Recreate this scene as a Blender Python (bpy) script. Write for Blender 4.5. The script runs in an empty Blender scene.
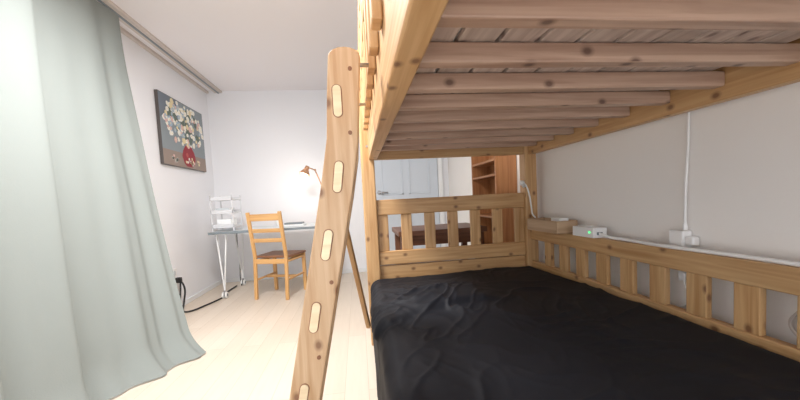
import bpy, bmesh, math, random
from mathutils import Vector, Matrix, noise, Euler
random.seed(7)
scene = bpy.context.scene
scene.view_settings.view_transform = 'Standard'
scene.view_settings.look = 'None'

def lin(c):
    return tuple(((v/255)/12.92 if v/255 <= .04045 else ((v/255+.055)/1.055)**2.4) for v in c)+(1,)

# ---------------------------------------------------------------- materials
def newmat(name):
    m = bpy.data.materials.new(name); m.use_nodes = True
    nt = m.node_tree
    return m, nt, nt.nodes['Principled BSDF']

def plain(name, rgb, rough=.5, metal=0, bump=0, bscale=200, emit=0, var=0.0, vscale=6):
    m, nt, p = newmat(name)
    p.inputs['Base Color'].default_value = lin(rgb)
    p.inputs['Roughness'].default_value = rough
    p.inputs['Metallic'].default_value = metal
    tc = nt.nodes.new('ShaderNodeTexCoord')
    if var:
        n = nt.nodes.new('ShaderNodeTexNoise'); n.inputs['Scale'].default_value = vscale; n.inputs['Detail'].default_value = 4
        nt.links.new(tc.outputs['Object'], n.inputs['Vector'])
        r = nt.nodes.new('ShaderNodeValToRGB')
        r.color_ramp.elements[0].position = .3; r.color_ramp.elements[1].position = .7
        a = tuple(v*(1-var) for v in rgb); b = tuple(min(255, v*(1+var)) for v in rgb)
        r.color_ramp.elements[0].color = lin(a); r.color_ramp.elements[1].color = lin(b)
        nt.links.new(n.outputs['Fac'], r.inputs['Fac']); nt.links.new(r.outputs['Color'], p.inputs['Base Color'])
    if bump:
        n2 = nt.nodes.new('ShaderNodeTexNoise'); n2.inputs['Scale'].default_value = bscale; n2.inputs['Detail'].default_value = 3
        nt.links.new(tc.outputs['Object'], n2.inputs['Vector'])
        b = nt.nodes.new('ShaderNodeBump'); b.inputs['Strength'].default_value = bump; b.inputs['Distance'].default_value = .01
        nt.links.new(n2.outputs['Fac'], b.inputs['Height']); nt.links.new(b.outputs['Normal'], p.inputs['Normal'])
    if emit:
        p.inputs['Emission Color'].default_value = lin(rgb); p.inputs['Emission Strength'].default_value = emit
    return m

def wood(name, light, dark, knot=(95, 55, 30), knots=True, rough=.45, gs=1.0):
    m, nt, p = newmat(name)
    p.inputs['Roughness'].default_value = rough
    N = nt.nodes.new; L = nt.links.new
    uv = N('ShaderNodeUVMap')
    mp = N('ShaderNodeMapping'); mp.inputs['Scale'].default_value = (1.3*gs, 26*gs, 1)
    L(uv.outputs['UV'], mp.inputs['Vector'])
    n = N('ShaderNodeTexNoise'); n.inputs['Scale'].default_value = 1.6; n.inputs['Detail'].default_value = 5; n.inputs['Distortion'].default_value = .8
    L(mp.outputs['Vector'], n.inputs['Vector'])
    r = N('ShaderNodeValToRGB')
    r.color_ramp.elements[0].position = .30; r.color_ramp.elements[1].position = .66
    r.color_ramp.elements[0].color = lin(dark); r.color_ramp.elements[1].color = lin(light)
    L(n.outputs['Fac'], r.inputs['Fac'])
    # per-board variation
    mp2 = N('ShaderNodeMapping'); mp2.inputs['Scale'].default_value = (.25, .5, 1)
    L(uv.outputs['UV'], mp2.inputs['Vector'])
    n3 = N('ShaderNodeTexNoise'); n3.inputs['Scale'].default_value = 1.1
    L(mp2.outputs['Vector'], n3.inputs['Vector'])
    hsv = N('ShaderNodeHueSaturation')
    mr = N('ShaderNodeMapRange'); mr.inputs['From Min'].default_value = .3; mr.inputs['From Max'].default_value = .7
    mr.inputs['To Min'].default_value = .86; mr.inputs['To Max'].default_value = 1.12
    L(n3.outputs['Fac'], mr.inputs['Value']); L(mr.outputs['Result'], hsv.inputs['Value'])
    L(r.outputs['Color'], hsv.inputs['Color'])
    out = hsv.outputs['Color']
    if knots:
        mp3 = N('ShaderNodeMapping'); mp3.inputs['Scale'].default_value = (7.0, 9.5, 1)
        L(uv.outputs['UV'], mp3.inputs['Vector'])
        v = N('ShaderNodeTexVoronoi'); v.inputs['Scale'].default_value = 1.0; v.voronoi_dimensions = '2D'
        L(mp3.outputs['Vector'], v.inputs['Vector'])
        r2 = N('ShaderNodeValToRGB')
        r2.color_ramp.elements[0].position = .05; r2.color_ramp.elements[0].color = (1, 1, 1, 1)
        e = r2.color_ramp.elements.new(.09); e.color = (.5, .5, .5, 1)
        r2.color_ramp.elements[-1].position = .15; r2.color_ramp.elements[-1].color = (0, 0, 0, 1)
        L(v.outputs['Distance'], r2.inputs['Fac'])
        sep = N('ShaderNodeSeparateColor'); L(v.outputs['Color'], sep.inputs['Color'])
        gt = N('ShaderNodeMath'); gt.operation = 'GREATER_THAN'; gt.inputs[1].default_value = .55
        L(sep.outputs['Red'], gt.inputs[0])
        mul0 = N('ShaderNodeMath'); mul0.operation = 'MULTIPLY'; L(gt.outputs[0], mul0.inputs[0]); L(r2.outputs['Color'], mul0.inputs[1])
        mx = N('ShaderNodeMix'); mx.data_type = 'RGBA'
        mul = N('ShaderNodeMath'); mul.operation = 'MULTIPLY'; mul.inputs[1].default_value = .8
        L(mul0.outputs[0], mul.inputs[0]); L(mul.outputs[0], mx.inputs['Factor'])
        L(out, mx.inputs['A']); mx.inputs['B'].default_value = lin(knot)
        out = mx.outputs['Result']
    L(out, p.inputs['Base Color'])
    b = N('ShaderNodeBump'); b.inputs['Strength'].default_value = .12; b.inputs['Distance'].default_value = .004
    L(n.outputs['Fac'], b.inputs['Height']); L(b.outputs['Normal'], p.inputs['Normal'])
    return m

M_PINE = wood('pine', (206, 168, 122), (178, 134, 86), knot=(104, 64, 40))
M_PINE_L = wood('pine_ladder', (208, 178, 144), (184, 146, 106), knot=(112, 72, 48))
M_PINE_SHADE = wood('pine_shade_tint', (200, 170, 150), (164, 132, 114), knot=(80, 54, 46))  # bed pine with the underside's mauve shade put into its colour
M_PLANK = wood('plank_under', (216, 200, 190), (182, 162, 152), knot=(110, 86, 80))
M_TENON = wood('tenon_wood', (240, 222, 188), (226, 202, 164), knots=False)
M_CHAIR = wood('chair_pine', (214, 170, 114), (190, 142, 86), knots=False)
M_SEAT = wood('seat_brown', (150, 104, 74), (122, 80, 54), knots=False)
M_SHELF = wood('bookcase_wood', (186, 134, 90), (158, 106, 68), knots=False)
M_DARK = wood('dark_desk_wood', (120, 80, 60), (86, 56, 42), knots=False)
M_BOX = wood('box_wood', (200, 172, 142), (176, 146, 116), knots=False)
M_WALL = plain('wall_paper', (238, 240, 245), .85, bump=.05, bscale=120)
M_WALLR = plain('wall_paper_right', (244, 241, 238), .85, bump=.06, bscale=120)
M_CEIL = plain('ceiling_paper', (240, 237, 240), .9, bump=.04, bscale=90)
M_TRIM = plain('trim_beige', (205, 196, 190), .6)
M_WHITE = plain('white_plastic', (240, 240, 240), .35)
M_RACK = plain('rack_plastic', (214, 216, 220), .4)
M_WHITEP = plain('white_paint', (235, 238, 240), .4)
M_DOOR = plain('door_paint', (204, 213, 223), .45)
M_METAL = plain('brushed_metal', (170, 170, 172), .3, metal=.9)
M_BLACK = plain('black_rubber', (22, 22, 24), .5)
M_DESK = plain('desk_top_grey', (205, 212, 216), .4)
M_DESKE = plain('desk_edge', (120, 130, 136), .4)
M_COPPER = plain('lamp_copper', (196, 150, 118), .4, metal=.15)
M_BULB = plain('bulb', (255, 232, 196), .4, emit=12)
M_GREEN = plain('led_green', (80, 230, 130), .4, emit=2)
M_FILL = plain('fill_lamp_glow', (255, 250, 244), .4, emit=5)  # glow of the added fill lamp
M_GLASSW = plain('window_frame', (240, 240, 240), .4)
M_SHEETW = plain('mattress_white', (225, 222, 220), .9, bump=.2, bscale=60)

# floor
def floor_mat():
    m, nt, p = newmat('laminate_floor'); N = nt.nodes.new; L = nt.links.new
    tc = N('ShaderNodeTexCoord')
    mp = N('ShaderNodeMapping'); mp.inputs['Rotation'].default_value = (0, 0, math.pi/2)
    L(tc.outputs['Object'], mp.inputs['Vector'])
    br = N('ShaderNodeTexBrick'); br.inputs['Scale'].default_value = 1.0
    br.inputs['Brick Width'].default_value = 1.2; br.inputs['Row Height'].default_value = .12
    br.inputs['Mortar Size'].default_value = .0012; br.offset = .4
    br.inputs['Color1'].default_value = lin((222, 209, 194)); br.inputs['Color2'].default_value = lin((215, 201, 185))
    br.inputs['Mortar'].default_value = lin((194, 176, 156))
    L(mp.outputs['Vector'], br.inputs['Vector'])
    mp2 = N('ShaderNodeMapping'); mp2.inputs['Scale'].default_value = (22, 1.6, 1); L(tc.outputs['Object'], mp2.inputs['Vector'])
    n = N('ShaderNodeTexNoise'); n.inputs['Scale'].default_value = 2; n.inputs['Detail'].default_value = 4; L(mp2.outputs['Vector'], n.inputs['Vector'])
    r = N('ShaderNodeValToRGB'); r.color_ramp.elements[0].color = (.92, .91, .89, 1); r.color_ramp.elements[1].color = (1.04, 1.04, 1.04, 1)
    L(n.outputs['Fac'], r.inputs['Fac'])
    mx = N('ShaderNodeMix'); mx.data_type = 'RGBA'; mx.blend_type = 'MULTIPLY'; mx.inputs['Factor'].default_value = 1
    L(br.outputs['Color'], mx.inputs['A']); L(r.outputs['Color'], mx.inputs['B'])
    L(mx.outputs['Result'], p.inputs['Base Color']); p.inputs['Roughness'].default_value = .38
    return m
M_FLOOR = floor_mat()

def cloth_mat(name, rgb, transl=0.0, bs=260, bump=.25, rough=.9, sheen=.2, spec=.5):
    m, nt, p = newmat(name); N = nt.nodes.new; L = nt.links.new
    p.inputs['Base Color'].default_value = lin(rgb); p.inputs['Roughness'].default_value = rough
    p.inputs['Sheen Weight'].default_value = sheen; p.inputs['Specular IOR Level'].default_value = spec
    tc = N('ShaderNodeTexCoord')
    n = N('ShaderNodeTexNoise'); n.inputs['Scale'].default_value = bs; n.inputs['Detail'].default_value = 2
    L(tc.outputs['Object'], n.inputs['Vector'])
    b = N('ShaderNodeBump'); b.inputs['Strength'].default_value = bump; b.inputs['Distance'].default_value = .003
    L(n.outputs['Fac'], b.inputs['Height']); L(b.outputs['Normal'], p.inputs['Normal'])
    if transl:
        t = N('ShaderNodeBsdfTranslucent'); t.inputs['Color'].default_value = lin(rgb)
        mx = N('ShaderNodeMixShader'); mx.inputs['Fac'].default_value = transl
        L(p.outputs['BSDF'], mx.inputs[1]); L(t.outputs['BSDF'], mx.inputs[2])
        L(mx.outputs['Shader'], nt.nodes['Material Output'].inputs['Surface'])
    return m
M_CURT = cloth_mat('curtain_linen', (142, 149, 147), .03, bs=180, sheen=0, spec=.1)
M_DUVET = cloth_mat('duvet_black', (17, 19, 27), 0, bs=300, bump=.1, rough=.65, sheen=0, spec=.28)

# ---------------------------------------------------------------- builder
class B:
    def __init__(self):
        self.bm = bmesh.new(); self.uv = self.bm.loops.layers.uv.new('UVMap'); self.mats = []
    def mi(self, m):
        if m not in self.mats: self.mats.append(m)
        return self.mats.index(m)
    def box(self, lo, hi, mat, M=None):
        lo = Vector(lo); hi = Vector(hi); i = self.mi(mat)
        vs = [self.bm.verts.new((x, y, z)) for x in (lo.x, hi.x) for y in (lo.y, hi.y) for z in (lo.z, hi.z)]
        co = [v.co.copy() for v in vs]
        s = hi-lo; Lx = max(range(3), key=lambda k: s[k])
        ru, rv = random.random()*20, random.random()*20
        F = [(0, 1, 3, 2, 0), (4, 6, 7, 5, 0), (0, 4, 5, 1, 1), (2, 3, 7, 6, 1), (0, 2, 6, 4, 2), (1, 5, 7, 3, 2)]
        for a, b, c, d, n in F:
            f = self.bm.faces.new([vs[a], vs[b], vs[c], vs[d]]); f.material_index = i
            ax = [k for k in range(3) if k != n]
            ua = Lx if Lx in ax else ax[0]; va = [k for k in ax if k != ua][0]
            for lp, k in zip(f.loops, (a, b, c, d)):
                lp[self.uv].uv = (co[k][ua]+ru, co[k][va]+rv+n*.37)
        if M is not None:
            for v in vs: v.co = M @ v.co
        return vs
    def beam(self, p1, p2, w, t, mat, up=Vector((0, 0, 1))):
        """box of cross-section w x t running from p1 to p2"""
        p1 = Vector(p1); p2 = Vector(p2); d = (p2-p1); l = d.length; z = d.normalized()
        x = up.cross(z)
        if x.length < 1e-4: x = Vector((1, 0, 0))
        x.normalize(); y = z.cross(x)
        R = Matrix((x, y, z)).transposed().to_4x4(); M = Matrix.Translation(p1) @ R
        self.box((-w/2, -t/2, 0), (w/2, t/2, l), mat, M)
    def cyl(self, p1, p2, r1, r2, mat, seg=20, caps=True, smooth=True):
        p1 = Vector(p1); p2 = Vector(p2); z = (p2-p1).normalized()
        x = Vector((0, 0, 1)).cross(z)
        if x.length < 1e-4: x = Vector((1, 0, 0))
        x.normalize(); y = z.cross(x); i = self.mi(mat)
        a = []; b = []
        for k in range(seg):
            t = 2*math.pi*k/seg; d = x*math.cos(t)+y*math.sin(t)
            a.append(self.bm.verts.new(p1+d*r1)); b.append(self.bm.verts.new(p2+d*r2))
        for k in range(seg):
            f = self.bm.faces.new([a[k], a[(k+1) % seg], b[(k+1) % seg], b[k]]); f.material_index = i; f.smooth = smooth
        if caps:
            for ring in (a[::-1], b):
                f = self.bm.faces.new(ring); f.material_index = i
    def sphere(self, c, r, mat, sc=(1, 1, 1)):
        i = self.mi(mat)
        res = bmesh.ops.create_uvsphere(self.bm, u_segments=20, v_segments=12, radius=r)
        for v in res['verts']:
            v.co = Vector((v.co.x*sc[0], v.co.y*sc[1], v.co.z*sc[2]))+Vector(c)
            for f in v.link_faces: f.material_index = i; f.smooth = True
    def prism(self, pts, axis, a0, a1, mat, ulong=1):
        """extrude 2D polygon; axis 1: pts are (x,z) extruded in y; axis 0: (y,z) in x"""
        i = self.mi(mat)
        def P(p, a):
            return (p[0], a, p[1]) if axis == 1 else ((a, p[0], p[1]) if axis == 0 else (p[0], p[1], a))
        A = [self.bm.verts.new(P(p, a0)) for p in pts]; C = [self.bm.verts.new(P(p, a1)) for p in pts]
        ru, rv = random.random()*20, random.random()*20
        fs = [self.bm.faces.new(A), self.bm.faces.new(C[::-1])]
        n = len(pts)
        for k in range(n):
            fs.append(self.bm.faces.new([A[k], C[k], C[(k+1) % n], A[(k+1) % n]]))
        for f in fs:
            f.material_index = i
            for lp in f.loops:
                co = lp.vert.co
                p = (co.x, co.z) if axis == 1 else ((co.y, co.z) if axis == 0 else (co.x, co.y))
                o = co[axis]
                lp[self.uv].uv = (p[ulong]+ru, p[1-ulong]+o*.9+rv)
    def done(self, name, bevel=0, parent=None, seg=2):
        bmesh.ops.recalc_face_normals(self.bm, faces=self.bm.faces)
        me = bpy.data.meshes.new(name); self.bm.to_mesh(me); self.bm.free()
        for m in self.mats: me.materials.append(m)
        o = bpy.data.objects.new(name, me); scene.collection.objects.link(o)
        if bevel:
            md = o.modifiers.new('bevel', 'BEVEL'); md.width = bevel; md.segments = seg; md.limit_method = 'ANGLE'; md.angle_limit = math.radians(50)
            md.harden_normals = False
        if parent: o.parent = parent
        return o

def cable(name, pts, r, mat, parent=None):
    cu = bpy.data.curves.new(name, 'CURVE'); cu.dimensions = '3D'; cu.bevel_depth = r; cu.bevel_resolution = 3
    sp = cu.splines.new('NURBS'); sp.points.add(len(pts)-1)
    for p, q in zip(sp.points, pts): p.co = (*q, 1)
    sp.use_endpoint_u = True; sp.order_u = 3; sp.resolution_u = 8
    cu.materials.append(mat)
    o = bpy.data.objects.new(name, cu); scene.collection.objects.link(o)
    if parent: o.parent = parent
    return o

# ---------------------------------------------------------------- room
XL, XR, YB, ZC, YF = -1.80, 1.26, 4.60, 2.43, -1.6
b = B(); b.box((XL-.1, YF, -.1), (XR+.1, YB+.1, 0), M_FLOOR); b.done('floor')
b = B(); b.box((XL-.1, YF, ZC), (XR+.1, YB+.1, ZC+.1), M_CEIL); b.done('ceiling')
b = B(); b.box((XL-.1, YB, 0), (XR+.1, YB+.1, ZC), M_WALL); b.done('wall_back')
b = B(); b.box((XR, YF, 0), (XR+.1, YB, ZC), M_WALLR); b.done('wall_right')
WY0, WY1, WZ0, WZ1 = .55, 2.45, .25, 2.25
b = B()
b.box((XL-.1, YF, 0), (XL, WY0, ZC), M_WALL); b.box((XL-.1, WY1, 0), (XL, YB, ZC), M_WALL)
b.box((XL-.1, WY0, 0), (XL, WY1, WZ0), M_WALL); b.box((XL-.1, WY0, WZ1), (XL, WY1, ZC), M_WALL)
b.done('wall_left')
b = B()
for z in (WZ0, WZ1-.05): b.box((XL-.08, WY0, z), (XL-.02, WY1, z+.05), M_GLASSW)
for y in (WY0, (WY0+WY1)/2-.025, WY1-.05): b.box((XL-.08, y, WZ0+.05), (XL-.02, y+.05, WZ1-.05), M_GLASSW)
b.done('window_1', .004)
b = B(); b.box((XL, 2.6, 0), (XL+.012, YB-.012, .05), M_WHITEP); b.done('baseboard_left', .003)
b = B(); b.box((XL, YB-.012, 0), (.14, YB, .05), M_WHITEP); b.done('baseboard_back', .003)
b = B()
b.box((XL, YF, ZC-.03), (XL+.03, YB, ZC), M_TRIM); b.done('trim_1', .004)
b = B()
b.box((XL+.10, YF, ZC-.025), (XL+.19, YB, ZC), M_TRIM)
b.box((XL+.135, YF, ZC-.032), (XL+.155, YB, ZC-.024), M_DESKE); b.done('curtain_rail', .003)

# door in back wall
b = B()
b.box((.22, YB-.035, .01), (1.10, YB-.005, 2.05), M_DOOR)
for (x0, x1, z0, z1) in ((.33, .62, .25, .9), (.70, .99, .25, .9), (.33, .62, 1.02, 1.9), (.70, .99, 1.02, 1.9)):
    for q in ((x0, x1, z0, z0+.02), (x0, x1, z1-.02, z1), (x0, x0+.02, z0, z1), (x1-.02, x1, z0, z1)):
        b.box((q[0], YB-.045, q[2]), (q[1], YB-.034, q[3]), M_DOOR)
b.cyl((.29, YB-.034, 1.06), (.29, YB-.05, 1.06), .028, .028, M_METAL)
b.cyl((.29, YB-.05, 1.06), (.29, YB-.085, 1.06), .01, .01, M_METAL)
b.cyl((.29, YB-.08, 1.06), (.41, YB-.08, 1.055), .010, .009, M_METAL)
b.done('door_1', .003)
b = B()
b.box((.15, YB-.05, 0), (.215, YB, 2.12), M_WHITEP); b.box((1.105, YB-.05, 0), (1.17, YB, 2.12), M_WHITEP)
b.box((.215, YB-.05, 2.055), (1.105, YB, 2.12), M_WHITEP); b.done('trim_2', .004)

# ---------------------------------------------------------------- bunk bed
BXL, BXR = .035, 1.22      # outer x
YH, YFt = 2.28, -.24       # head / foot outer y
bed = bpy.data.objects.new('bunk_bed', None); scene.collection.objects.link(bed)
b = B()
P = .085
for (x, y) in ((BXL, YH-P), (BXR-P, YH-P), (BXL, YFt), (BXR-P, YFt)):
    b.box((x, y, 0), (x+P, y+P, 1.90), M_PINE)
b.done('posts', .008, bed)
# head panel
b = B()
x0, x1 = BXL+P, BXR-P; yh0, yh1 = YH-.062, YH-.028
for (yy0, yy1) in ((yh0, yh1),):
    b.box((x0, yy0, .855), (x1, yy1, .955), M_PINE)
    b.box((x0, yy0, .525), (x1, yy1, .615), M_PINE)
    b.box((x0, yy0+.006, .30), (x1, yy1-.002, .52), M_PINE)
    n = 7
    for k in range(n):
        c = x0+.035+(x1-x0-.07)*k/(n-1)
        b.box((c-.036, yy0+.008, .615), (c+.036, yy1-.008, .855), M_PINE)
# foot panel (behind the camera)
b.box((x0, YFt+.025, .30), (x1, YFt+.06, .45), M_PINE)
b.done('headboard', .005, bed)
# lower rails
b = B()
b.box((BXL+.035, YFt+P, .17), (BXL+.065, YH-P, .33), M_PINE)
b.box((BXR-.055, YFt+P, .20), (BXR-.02, YH-P, .485), M_PINE)   # lower right
b.box((BXR-.060, YFt+P, .635), (BXR-.02, YH-P, .71), M_PINE)     # top rail right
y = 2.00
while y > YFt+.15:
    b.box((BXR-.052, y-.037, .485), (BXR-.028, y+.037, .635), M_PINE); y -= .158
for k in range(9):
    yy = .0+k*.26
    b.box((BXL+.066, yy, .20), (BXR-.056, yy+.07, .22), M_PINE)
b.done('lower_rails', .004, bed)
# upper frame
b = B()
UZ0 = 1.215; 
b.box((BXL+.05, YFt+P, UZ0), (BXL+.105, YH-P, UZ0+.21), M_PINE)
b.box((BXR-.060, YFt+P, UZ0-.005), (BXR-.02, YH-P, UZ0+.21), M_PINE)
b.box((x0, YH-.07, UZ0), (x1, YH-.035, UZ0+.2), M_PINE)
b.box((x0, YFt+.03, UZ0), (x1, YFt+.065, UZ0+.2), M_PINE)
# guard rail left side
b.box((BXL+.02, YFt+P, 1.80), (BXL+.06, YH-P, 1.87), M_PINE)
b.box((BXL+.02, YFt+P, 1.60), (BXL+.06, YH-P, 1.64), M_PINE)
y = 2.05
while y > -.1:
    b.box((BXL+.022, y-.03, UZ0+.16), (BXL+.0495, y+.03, 1.60), M_PINE)
    b.box((BXL+.022, y-.03, 1.64), (BXL+.0495, y+.03, 1.80), M_PINE); y -= .15
b.box((BXR-.060, YFt+P, 1.80), (BXR-.02, YH-P, 1.87), M_PINE)
b.box((x0, YH-.07, 1.80), (x1, YH-.035, 1.87), M_PINE)
b.done('upper_frame', .005, bed)
b = B()
y = 2.09
while y > -.1:
    b.box((BXL+.106, y-.019, 1.252), (BXR-.061, y+.019, 1.298), M_PINE_SHADE); y -= .187
b.done('cross_beams', .004, bed)
b = B()
# planks running the length of the bed on the beams
x = BXL+.112
while x < BXR-.14:
    b.box((x, YFt+.10, 1.300), (x+.088, YH-.09, 1.314), M_PLANK); x += .0985
b.done('slat_boards', .003, bed)
b = B(); b.box((BXL+.115, YFt+.10, 1.316), (BXR-.07, YH-.09, 1.45), M_SHEETW); b.done('upper_mattress', .04, bed, seg=4)
b = B(); b.box((BXL+.07, YFt+.09, .225), (BXR-.062, YH-.10, .415), M_DUVET); b.done('mattress', .04, seg=4)
# bolts on posts
b = B()
for z in (.42, 1.30):
    b.cyl((BXL+P/2, YH-P-.004, z), (BXL+P/2, YH-P+.001, z), .008, .008, M_METAL, 12)
b.done('bolts', 0, bed)

# ---------------------------------------------------------------- duvet
def duvet():
    bm = bmesh.new(); nu, nv = 210, 330
    U0, U1 = -.34, 1.095; V0, V1 = YFt+.10, 2.185
    r = .055; grid = []
    def rid(q, sh=2.6, pw=3):
        return max(0, 1-abs(noise.noise(q))*sh)**pw
    for j in range(nv+1):
        v = V0+(V1-V0)*j/nv; row = []
        for i in range(nu+1):
            u = U0+(U1-U0)*i/nu
            top = .447+.022*max(u, 0)
            nrm = Vector((0, 0, 1))
            if u > r: x = .055+u; z = top
            elif u > r-r*math.pi/2:
                a = (r-u)/r; x = .055+r-r*math.sin(a); z = top-r+r*math.cos(a); nrm = Vector((-math.sin(a), 0, math.cos(a)))
            else:
                d = (r-r*math.pi/2)-u; x = .055; z = top-r-d; nrm = Vector((-1, 0, 0))
            w1 = noise.noise(Vector((u*2.2+v*1.0, v*1.6-u*.6, 1.3)))
            w2 = noise.noise(Vector((u*5.1, v*4.3, 11.3)))
            r1 = rid(Vector((u*2.2+v*1.2+w1*1.2, v*6.0-u*3.2+w1*2.0, 4.1)))
            r2 = rid(Vector((u*10-v*5+w1*3, v*3+u*2+w2*.8, 9.1)))
            r3 = rid(Vector((u*7+v*8+w2*1.5, v*3-u*4+w1*2, 19.1)), 2.2, 2)
            m1 = max(0, noise.noise(Vector((u*1.7, v*1.7, 7)))+.42)
            m2 = max(0, noise.noise(Vector((u*2.3, v*2.1, 27)))+.27)
            bunch = math.exp(-(((u-.27)/.24)**2+((v-1.60)/.24)**2))
            h = w1*.011+w2*.004+r1*.010*m1+r2*.008*m2+r3*.002+bunch*(.028+.012*r3+.010*r2)
            s = (v-(1.34+.30*u+.03*w2)); fold = 1/(1+math.exp(-s/.009))
            m = max(0, min(1, (.62-u)/.12))
            h += fold*.024*m*(1-max(0, min(1, (v-1.7)/.3)))
            if u < r-r*math.pi/2:
                h = h*.4+.007*math.sin(v*17+2*math.sin(v*5))*min(1, ((r-r*math.pi/2)-u)/.2)+.004
                h = max(min(h, .02), -.004)
            if v > V1-.06:
                t = (v-(V1-.06))/.06; z -= .035*t*t
            if u > U1-.05:
                t = (u-(U1-.05))/.05; z -= .02*t*t
            row.append(bm.verts.new(Vector((x, v, z))+nrm*h))
        grid.append(row)
    for j in range(nv):
        for i in range(nu):
            f = bm.faces.new([grid[j][i], grid[j][i+1], grid[j+1][i+1], grid[j+1][i]]); f.smooth = True
    me = bpy.data.meshes.new('duvet'); bm.to_mesh(me); bm.free(); me.materials.append(M_DUVET)
    o = bpy.data.objects.new('duvet', me); scene.collection.objects.link(o)
    return o
duvet()

# ---------------------------------------------------------------- ladder
lad = bpy.data.objects.new('bed_ladder', None); scene.collection.objects.link(lad)
YL0, YL1 = 1.00, 1.40
cl = [(-.014, 1.365), (-.024, 1.25), (-.032, 1.13), (-.060, .98), (-.27, 0.0)]
def off(cl, w):
    Lp, Rp = [], []
    for k, (x, z) in enumerate(cl):
        a = cl[max(0, k-1)]; c = cl[min(len(cl)-1, k+1)]
        d = Vector((c[0]-a[0], c[1]-a[1])).normalized(); n = Vector((-d.y, d.x))
        Rp.append((x+n.x*w, z+n.y*w)); Lp.append((x-n.x*w, z-n.y*w))
    return Lp, Rp
w = .046
Lp, Rp = off(cl, w)
top = []
for k in range(1, 8):
    a = math.pi*k/8
    top.append((cl[0][0]+w*math.cos(a), cl[0][1]+.028*math.sin(a)))
Lp[-1] = (Lp[-1][0], 0); Rp[-1] = (Rp[-1][0], 0)
if Rp[0][0] < Lp[0][0]: Lp, Rp = Rp, Lp
poly = Rp[::-1]+top+Lp
for yy, nm in ((YL0, 'stile_front'), (YL1, 'stile_back')):
    b = B(); b.prism(poly, 1, yy, yy+.03, M_PINE_L, ulong=1); b.done(nm, .005, lad)
def capsule(cx, cz, hw, hh, ang, n=8):
    pts = []
    for k in range(n+1):
        a = math.pi*k/n; pts.append((hw*math.cos(a), hh-hw+hw*math.sin(a)))
    for k in range(n+1):
        a = math.pi+math.pi*k/n; pts.append((hw*math.cos(a), -(hh-hw)+hw*math.sin(a)))
    c, s = math.cos(ang), math.sin(ang)
    return [(cx+x*c-z*s, cz+x*s+z*c) for x, z in pts]
b = B(); 
for (x, z, a) in ((-.041, 1.240, .0), (-.052, 1.025, -.14), (-.096, .83, -.2), (-.144, .62, -.2), (-.194, .38, -.2), (-.243, .14, -.2)):
    b.prism(capsule(x, z, .0145, .047, a), 1, YL0-.0015, YL1+.0315, M_SEAT, ulong=0)
    b.prism(capsule(x, z, .0118, .0445, a), 1, YL0-.004, YL1+.034, M_TENON, ulong=0)
b.done('rungs', .001, lad)
b = B()
b.beam((-.072, YL1+.045, .93), (.018, 1.74, .30), .022, .022, M_PINE); b.done('brace', .003, lad)
b = B()
for yy in (YL0+.015, YL1+.015):
    b.cyl((0, yy, 1.345), (BXL+.02, yy, 1.345), .006, .006, M_METAL, 12)
for (x, z) in ((.0, 1.33), (-.01, 1.15), (-.09, .72), (-.14, .50), (-.19, .26)):
    b.cyl((x, YL0-.003, z), (x, YL0+.001, z), .006, .006, M_SEAT, 12)
b.done('ladder_bolts', 0, lad)

# ---------------------------------------------------------------- curtain
def curtain():
    bm = bmesh.new(); nu, nv = 260, 90; grid = []
    H = ZC-.035
    for j in range(nv+1):
        t = j/nv; row = []; z = H*(1-t)+.012*t
        for i in range(nu+1):
            s = i/nu
            yt = 2.80-1.95*s; xt = XL+.145
            B0 = [(-1.13, 2.34), (-1.26, 2.05), (-1.38, 1.82), (-1.47, 1.45), (-1.52, 1.1), (-1.55, .75)]
            k = min(len(B0)-2, int(s*(len(B0)-1))); f = s*(len(B0)-1)-k
            xb = B0[k][0]*(1-f)+B0[k+1][0]*f; yb = B0[k][1]*(1-f)+B0[k+1][1]*f
            e = t**1.45
            x = xt*(1-e)+xb*e; y = yt*(1-e)+yb*e
            ph = s*34+1.6*math.sin(s*9)+.6*math.sin(t*3+s*4)
            amp = (.018+.014*t)*(1 if s > .40 else .35+.4*math.sin(s*13)**2)
            d = amp*math.sin(ph)+.010*math.sin(ph*2.3+t*2)*t+.006*noise.noise(Vector((s*9, t*4, 2)))
            st = 1/(1+math.exp(-(s-.40-.05*t)/.007)); d += .06*st
            x += d*.9; y += d*.35
            if t > .93:
                q = (t-.93)/.07; x += .07*q*q*(1-s)+.015*q*math.sin(s*40)
            x = max(x, XL+.02+.0)
            row.append(bm.verts.new((x, y, max(z, .006+.006*(1+math.sin(ph*1.7))*.5))))
        grid.append(row)
    for j in range(nv):
        for i in range(nu):
            f = bm.faces.new([grid[j][i], grid[j][i+1], grid[j+1][i+1], grid[j+1][i]]); f.smooth = True
    me = bpy.data.meshes.new('curtain'); bm.to_mesh(me); bm.free(); me.materials.append(M_CURT)
    o = bpy.data.objects.new('curtain', me); scene.collection.objects.link(o)
curtain()

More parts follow.
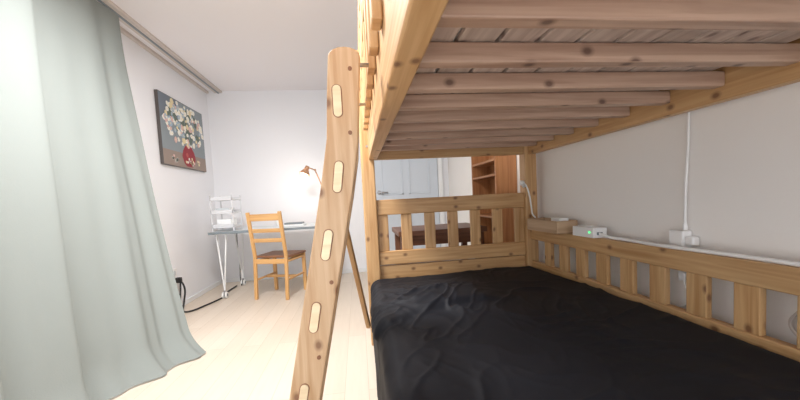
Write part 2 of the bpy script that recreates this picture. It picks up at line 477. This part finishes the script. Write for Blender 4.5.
# ---------------------------------------------------------------- painting
def painting():
    b = B(); yc, zc, W, Hh = 3.89, 1.74, .90, .68
    X = XL
    cols = {k: plain('paint_'+k, c, .6) for k, c in dict(bg=(138, 148, 154), bg2=(112, 122, 134), table=(150, 134, 124), white=(238, 236, 228), cream=(226, 212, 172), pink=(216, 182, 176), blue=(164, 184, 200), vase=(150, 38, 50), vase2=(180, 80, 76), leaf=(98, 112, 100), edge=(84, 78, 76)).items()}
    b.box((X+.001, yc-W/2, zc-Hh/2), (X+.03, yc+W/2, zc+Hh/2), cols['edge'])
    x = X+.031
    b.box((X+.03, yc-W/2+.004, zc-Hh/2+.004), (x, yc+W/2-.004, zc+Hh/2-.004), cols['bg'])
    b.box((x, yc-W/2+.004, zc-Hh/2+.004), (x+.0006, yc+W/2-.004, zc-Hh/2+.15), cols['table'])
    b.box((x, yc-W/2+.004, zc+.1), (x+.0005, yc-.1, zc+Hh/2-.004), cols['bg2'])
    random.seed(11)
    def blob(cy, cz, r, mat, dx, n=9, jit=.3):
        pts = []
        for k in range(n):
            a = 2*math.pi*k/n; rr = r*(1-jit*random.random()); pts.append((cy+rr*math.cos(a), cz+rr*math.sin(a)))
        b.prism(pts, 0, x+.0008, x+dx, mat)
    vz = zc-.2; vy = yc+.05
    prof = [(.06, .10), (.12, .04), (.145, -.02), (.11, -.09), (.06, -.12)]
    pts = [(vy-a, vz+c) for a, c in prof]+[(vy+a, vz+c) for a, c in prof[::-1]]
    b.prism(pts, 0, x+.0008, x+.0018, cols['vase'])
    blob(vy-.04, vz, .03, cols['vase2'], .0026)
    for k in range(45):
        a = random.random()*6.28; rr = random.random()**.6
        blob(yc+.02+.36*rr*math.cos(a), zc+.11+.18*rr*math.sin(a), .03+random.random()*.02, cols['leaf'], .0022+k*.00001)
    for k in range(170):
        a = random.random()*6.28; rr = random.random()**.5
        cy = yc+.01+.42*rr*math.cos(a); cz = zc+.12+.23*rr*math.sin(a)
        if abs(cy-yc) > W/2-.04 or abs(cz-zc) > Hh/2-.03: continue
        c = random.choice(['white', 'white', 'cream', 'pink', 'blue', 'white'])
        R = .014+random.random()*.026
        blob(cy, cz, R, cols[c], .0030+k*.00002, 8, .35)
        blob(cy, cz, R*.3, cols['cream'], .0031+k*.00002, 6)
    for k in range(22):
        blob(vy-.35+random.random()*.6, zc-.30+random.random()*.07, .018, cols[random.choice(['white', 'pink', 'cream'])], .003)
    random.seed(5)
    b.done('flower_painting')
painting()

# ---------------------------------------------------------------- desk
b = B()
DX0, DX1, DY0, DY1, DZ = -1.55, -.30, 3.72, 4.42, .715
b.box((DX0, DY0, DZ-.022), (DX1, DY1, DZ), M_DESK)
b.box((DX0-.002, DY0-.006, DZ-.026), (DX1+.002, DY0, DZ+.001), M_DESKE)
b.box((DX0-.006, DY0, DZ-.026), (DX0, DY1, DZ+.001), M_DESKE)
for xx in (DX0+.09, DX1-.09):
    for yy, sy in ((DY0+.06, 1), (DY1-.06, -1)):
        b.cyl((xx-.05, yy+.03*sy, DZ-.022), (xx, yy, .075), .009, .008, M_WHITEP, 12)
        b.cyl((xx+.05, yy+.03*sy, DZ-.022), (xx, yy, .075), .009, .008, M_WHITEP, 12)
        b.box((xx-.07, yy+.03*sy-.03, DZ-.028), (xx+.07, yy+.03*sy+.03, DZ-.0225), M_WHITEP)
        b.cyl((xx, yy, .085), (xx, yy, .06), .012, .012, M_METAL, 12)
        b.box((xx-.018, yy-.018, .045), (xx+.018, yy+.018, .062), M_METAL)
        b.cyl((xx-.024, yy, .034), (xx-.008, yy, .034), .034, .034, M_WHITE, 20)
        b.cyl((xx+.008, yy, .034), (xx+.024, yy, .034), .034, .034, M_WHITE, 20)
        b.cyl((xx-.026, yy, .034), (xx+.026, yy, .034), .016, .016, M_DESKE, 16)
b.done('desk', .002)
# white two tier rack on the desk
b = B()
rx0, rx1, ry0, ry1 = -1.545, -1.32, 3.80, 4.08
for z in (.75, .90, 1.04): 
    b.box((rx0, ry0, z), (rx1, ry1, z+.018), M_RACK)
    b.box((rx0, ry0, z+.018), (rx1, ry0+.008, z+.04), M_RACK)
    b.box((rx0, ry1-.008, z+.018), (rx1, ry1, z+.04), M_RACK)
for xx in (rx0, rx1-.012):
    for yy in (ry0, ry1-.012):
        b.box((xx, yy, DZ+.001), (xx+.012, yy+.012, 1.10), M_RACK)
b.box((rx0+.03, ry0+.05, .919), (rx1-.05, ry1-.08, .96), M_DESK)
b.box((rx0+.04, ry0+.04, .769), (rx1-.04, ry1-.06, .84), M_WHITEP)
b.done('desktop_rack', .003)
# books / paper on desk
b = B()
b.box((-.86, 3.95, DZ+.001), (-.62, 4.14, DZ+.02), M_WHITEP); b.box((-.84, 3.97, DZ+.021), (-.64, 4.12, DZ+.04), M_DESKE)
b.cyl((-.95, 4.2, DZ+.001), (-.95, 4.2, DZ+.09), .03, .034, M_WHITE)
b.done('desk_stationery', .002)

# desk lamp
b = B()
lx, ly = -.37, 4.15
b.cyl((lx, ly, DZ+.001), (lx, ly, DZ+.022), .075, .07, M_COPPER, 28)
b.cyl((lx, ly, DZ+.02), (lx-.02, ly, 1.10), .007, .007, M_COPPER, 12)
b.sphere((lx-.02, ly, 1.10), .014, M_COPPER)
b.cyl((lx-.02, ly, 1.10), (lx-.11, ly, 1.355), .007, .007, M_COPPER, 12)
b.cyl((lx-.11, ly, 1.355), (lx-.20, ly-.02, 1.39), .007, .007, M_COPPER, 12)
b.sphere((lx-.11, ly, 1.355), .013, M_COPPER)
hd = Vector((-.38, -.15, -.90)).normalized(); p0 = Vector((lx-.19, ly-.02, 1.40))
b.cyl(p0, p0+hd*.045, .022, .028, M_COPPER, 24)
b.cyl(p0+hd*.045, p0+hd*.105, .030, .066, M_COPPER, 28, caps=False)
b.sphere(p0+hd*.110, .034, M_BULB)
b.done('desk_lamp')
pl = bpy.data.lights.new('desk_lamp_light', 'POINT'); pl.energy = 4; pl.color = (1, .88, .74); pl.shadow_soft_size = .05
plo = bpy.data.objects.new('desk_lamp_light', pl); plo.location = p0+hd*.20; scene.collection.objects.link(plo)

# ---------------------------------------------------------------- chair
def chair(loc, yaw):
    b = B(); R = Matrix.Translation(Vector(loc)) @ Matrix.Rotation(yaw, 4, 'Z')
    def beam(p1, p2, w, t, mat=M_CHAIR, up=Vector((0, 1, 0))):
        b.beam(R @ Vector(p1), R @ Vector(p2), w, t, mat, up=(R.to_3x3() @ up))
    hw = .175
    for s in (-1, 1):
        beam((s*hw, -.205, 0), (s*hw, -.175, .44), .034, .026)
        beam((s*hw, -.175, .44), (s*hw, -.245, .90), .034, .026)
        beam((s*(hw+.005), .185, 0), (s*(hw+.005), .185, .425), .034, .034)
        beam((s*hw, -.16, .39), (s*hw, .17, .39), .020, .05, up=Vector((1, 0, 0)))
        beam((s*hw, -.17, .20), (s*hw, .17, .20), .016, .028, up=Vector((1, 0, 0)))
    beam((-hw, .185, .39), (hw, .185, .39), .05, .018)
    beam((-hw, -.178, .39), (hw, -.178, .39), .05, .018)
    beam((-hw, .0, .20), (hw, .0, .20), .028, .016)
    def byz(z): return -.175-(z-.44)*.152
    for z, h in ((.845, .07), (.71, .04), (.61, .04)):
        beam((-hw+.015, byz(z), z), (hw-.015, byz(z), z), h, .016)
    pts = [(-.195, -.16), (-.205, .20), (-.19, .215), (.19, .215), (.205, .20), (.195, -.16)]
    n0 = len(b.bm.verts)
    b.prism(pts, 2, .425, .445, M_SEAT, ulong=1)
    b.bm.verts.ensure_lookup_table()
    for v in b.bm.verts[n0:]: v.co = R @ v.co
    b.done('dining_chair', .004)
chair((-.865, 3.76, 0), math.radians(-18))

# ---------------------------------------------------------------- behind bed: bookcase and dark desk
b = B()
bx0, bx1, by0, by1, bh = 1.08, 1.255, 2.56, 3.12, 1.85
b.box((bx0, by0, 0), (bx1, by0+.02, bh), M_SHELF); b.box((bx0, by1-.02, 0), (bx1, by1, bh), M_SHELF)
b.box((bx1-.008, by0+.02, 0), (bx1, by1-.02, bh), M_SHELF)
for z in (.04, .40, .76, 1.10, 1.22, 1.55, bh-.02): b.box((bx0+.003, by0+.02, z), (bx1-.008, by1-.02, z+.018), M_SHELF)
b.done('bookcase', .002)
b = B()
dx0, dx1, dy0, dy1 = .30, 1.02, 2.62, 3.15
b.box((dx0, dy0, .66), (dx1, dy1, .70), M_DARK)
b.box((dx0+.03, dy0+.03, .58), (dx1-.03, dy0+.05, .66), M_DARK)
b.box((dx0+.03, dy1-.05, .58), (dx1-.03, dy1-.03, .66), M_DARK)
for xx in (dx0+.02, dx1-.07):
    for yy in (dy0+.02, dy1-.07): b.box((xx, yy, 0), (xx+.05, yy+.05, .66), M_DARK)
b.done('writing_table', .004)

# ---------------------------------------------------------------- items on right rail
rz = .711; rxc = BXR-.04
b = B()
ty0, ty1 = 1.78, 2.12
b.box((1.10, ty0, rz), (1.225, ty1, rz+.006), M_BOX)
for q in (((1.10, ty0), (1.225, ty0+.008)), ((1.10, ty1-.008), (1.225, ty1)), ((1.10, ty0+.008), (1.108, ty1-.008)), ((1.217, ty0+.008), (1.225, ty1-.008))):
    b.box((q[0][0], q[0][1], rz+.006), (q[1][0], q[1][1], rz+.072), M_BOX)
b.box((1.108, ty0+.15, rz+.006), (1.217, ty0+.158, rz+.070), M_BOX)
b.box((1.13, ty0+.03, rz+.0065), (1.19, ty0+.11, rz+.085), M_WHITE)
b.done('wooden_tray', .002)
b = B()
b.box((1.14, 1.54, rz), (1.215, 1.70, rz+.05), M_WHITE); b.box((1.1395, 1.56, rz+.022), (1.1405, 1.575, rz+.032), M_GREEN)
b.box((1.16, 1.538, rz+.014), (1.19, 1.5405, rz+.028), M_DESKE)
b.cyl((1.177, 1.62, rz+.05), (1.177, 1.62, rz+.055), .022, .02, M_WHITE)
b.done('power_adapter', .006, seg=3)
cable('power_cable', [(1.175, 1.54, rz+.02), (1.175, 1.48, rz+.008), (1.19, 1.4, rz+.006), (1.165, 1.2, rz+.006), (1.19, .9, rz+.006), (1.17, .6, rz+.006), (1.18, .2, rz+.006)], .007, M_WHITE)
cable('hanging_cord', [(1.246, 1.15, 1.33), (1.250, 1.15, 1.15), (1.244, 1.16, .95), (1.242, 1.16, .77)], .0048, M_WHITE)
b = B()
b.box((1.215, 1.145, .705), (1.258, 1.205, .775), M_WHITE); b.cyl((1.242, 1.16, .775), (1.242, 1.16, .805), .009, .006, M_WHITE)
b.box((1.222, 1.110, .722), (1.252, 1.1445, .755), M_WHITE)
b.done('cord_plug', .006, seg=3)
b = B()
b.box((1.242, 1.12, .575), (1.259, 1.19, .627), M_WHITE); b.cyl((1.242, 1.16, .60), (1.225, 1.16, .60), .018, .016, M_WHITE)
b.done('wall_socket', .004)
cable('white_cord', [(1.23, 1.15, .60), (1.215, 1.14, .57), (1.23, 1.12, .53), (1.235, 1.14, .49), (1.242, 1.20, .46)], .0048, M_WHITE)
cable('loose_cord', [(1.245, .75, .66), (1.246, .81, .58), (1.244, .85, .52), (1.246, .79, .47), (1.248, .69, .45)], .004, M_TRIM)
cable('usb_cord', [(1.11, 2.17, .99), (1.095, 2.15, 1.02), (1.12, 2.15, 1.00), (1.14, 2.15, .93), (1.15, 2.15, .84), (1.16, 2.16, .80), (1.17, 2.14, .785)], .005, M_WHITE)
b = B(); b.cyl((1.125, 2.193, 1.0), (1.105, 2.175, 1.015), .014, .014, M_WHITE); b.sphere((1.095, 2.168, 1.02), .018, M_WHITE); b.done('clip_light')

# ---------------------------------------------------------------- left wall socket and cords
b = B()
b.box((XL+.001, 3.42, .25), (XL+.014, 3.52, .40), M_WHITE)
b.cyl((XL+.014, 3.47, .36), (XL+.020, 3.47, .36), .026, .024, M_DESK); b.cyl((XL+.014, 3.47, .29), (XL+.020, 3.47, .29), .026, .024, M_DESK)
b.done('outlet', .002)
b = B(); b.box((XL+.0205, 3.45, .265), (XL+.07, 3.50, .315), M_BLACK); b.done('black_plug', .006)
cable('floor_cable', [(XL+.06, 3.47, .29), (XL+.12, 3.45, .24), (XL+.10, 3.42, .06), (XL+.12, 3.34, .010), (-1.60, 3.36, .010), (-1.56, 3.50, .010), (-1.52, 3.62, .010), (-1.47, 3.85, .010), (-1.54, 4.0, .010), (-1.52, 4.3, .010)], .008, M_BLACK)
cable('floor_cable', [(XL+.06, 3.48, .29), (XL+.07, 3.44, .15), (XL+.09, 3.34, .03), (XL+.06, 3.2, .011), (XL+.14, 3.1, .011)], .008, M_BLACK)
cable('desk_cord', [(-1.51, 4.43, .70), (-1.53, 4.45, .5), (-1.51, 4.45, .25), (-1.51, 4.4, .05), (-1.46, 4.3, .01)], .005, M_BLACK)

# ---------------------------------------------------------------- lights
b = B(); b.cyl((-.60, 1.7, ZC-.001), (-.60, 1.7, ZC-.07), .25, .24, M_FILL, 40); b.done('unseen_fill_lamp')  # lamp added out of frame to brighten the room
al = bpy.data.lights.new('unseen_fill_light', 'AREA'); al.shape = 'DISK'; al.size = .5; al.energy = 72; al.color = (1, .98, .96)  # area fill below the added lamp
alo = bpy.data.objects.new('unseen_fill_light', al); alo.location = (-.60, 1.7, ZC-.09); scene.collection.objects.link(alo)

W = bpy.data.worlds.new('World'); scene.world = W; W.use_nodes = True
bg = W.node_tree.nodes['Background']; bg.inputs['Color'].default_value = (.96, .98, 1, 1); bg.inputs['Strength'].default_value = 3.1

# ---------------------------------------------------------------- camera
cam = bpy.data.cameras.new('camera'); co = bpy.data.objects.new('camera', cam); scene.collection.objects.link(co)
cam.sensor_width = 36; cam.lens = 340*36/800; cam.clip_start = .02
cam.shift_x = 0; cam.shift_y = .025
R = Matrix.Rotation(-math.radians(6.9), 4, 'Z') @ Matrix.Rotation(math.radians(90-3.4), 4, 'X') @ Matrix.Rotation(math.radians(-3.0), 4, 'Z')
co.matrix_world = Matrix.Translation((0, 0, .95)) @ R
scene.camera = co
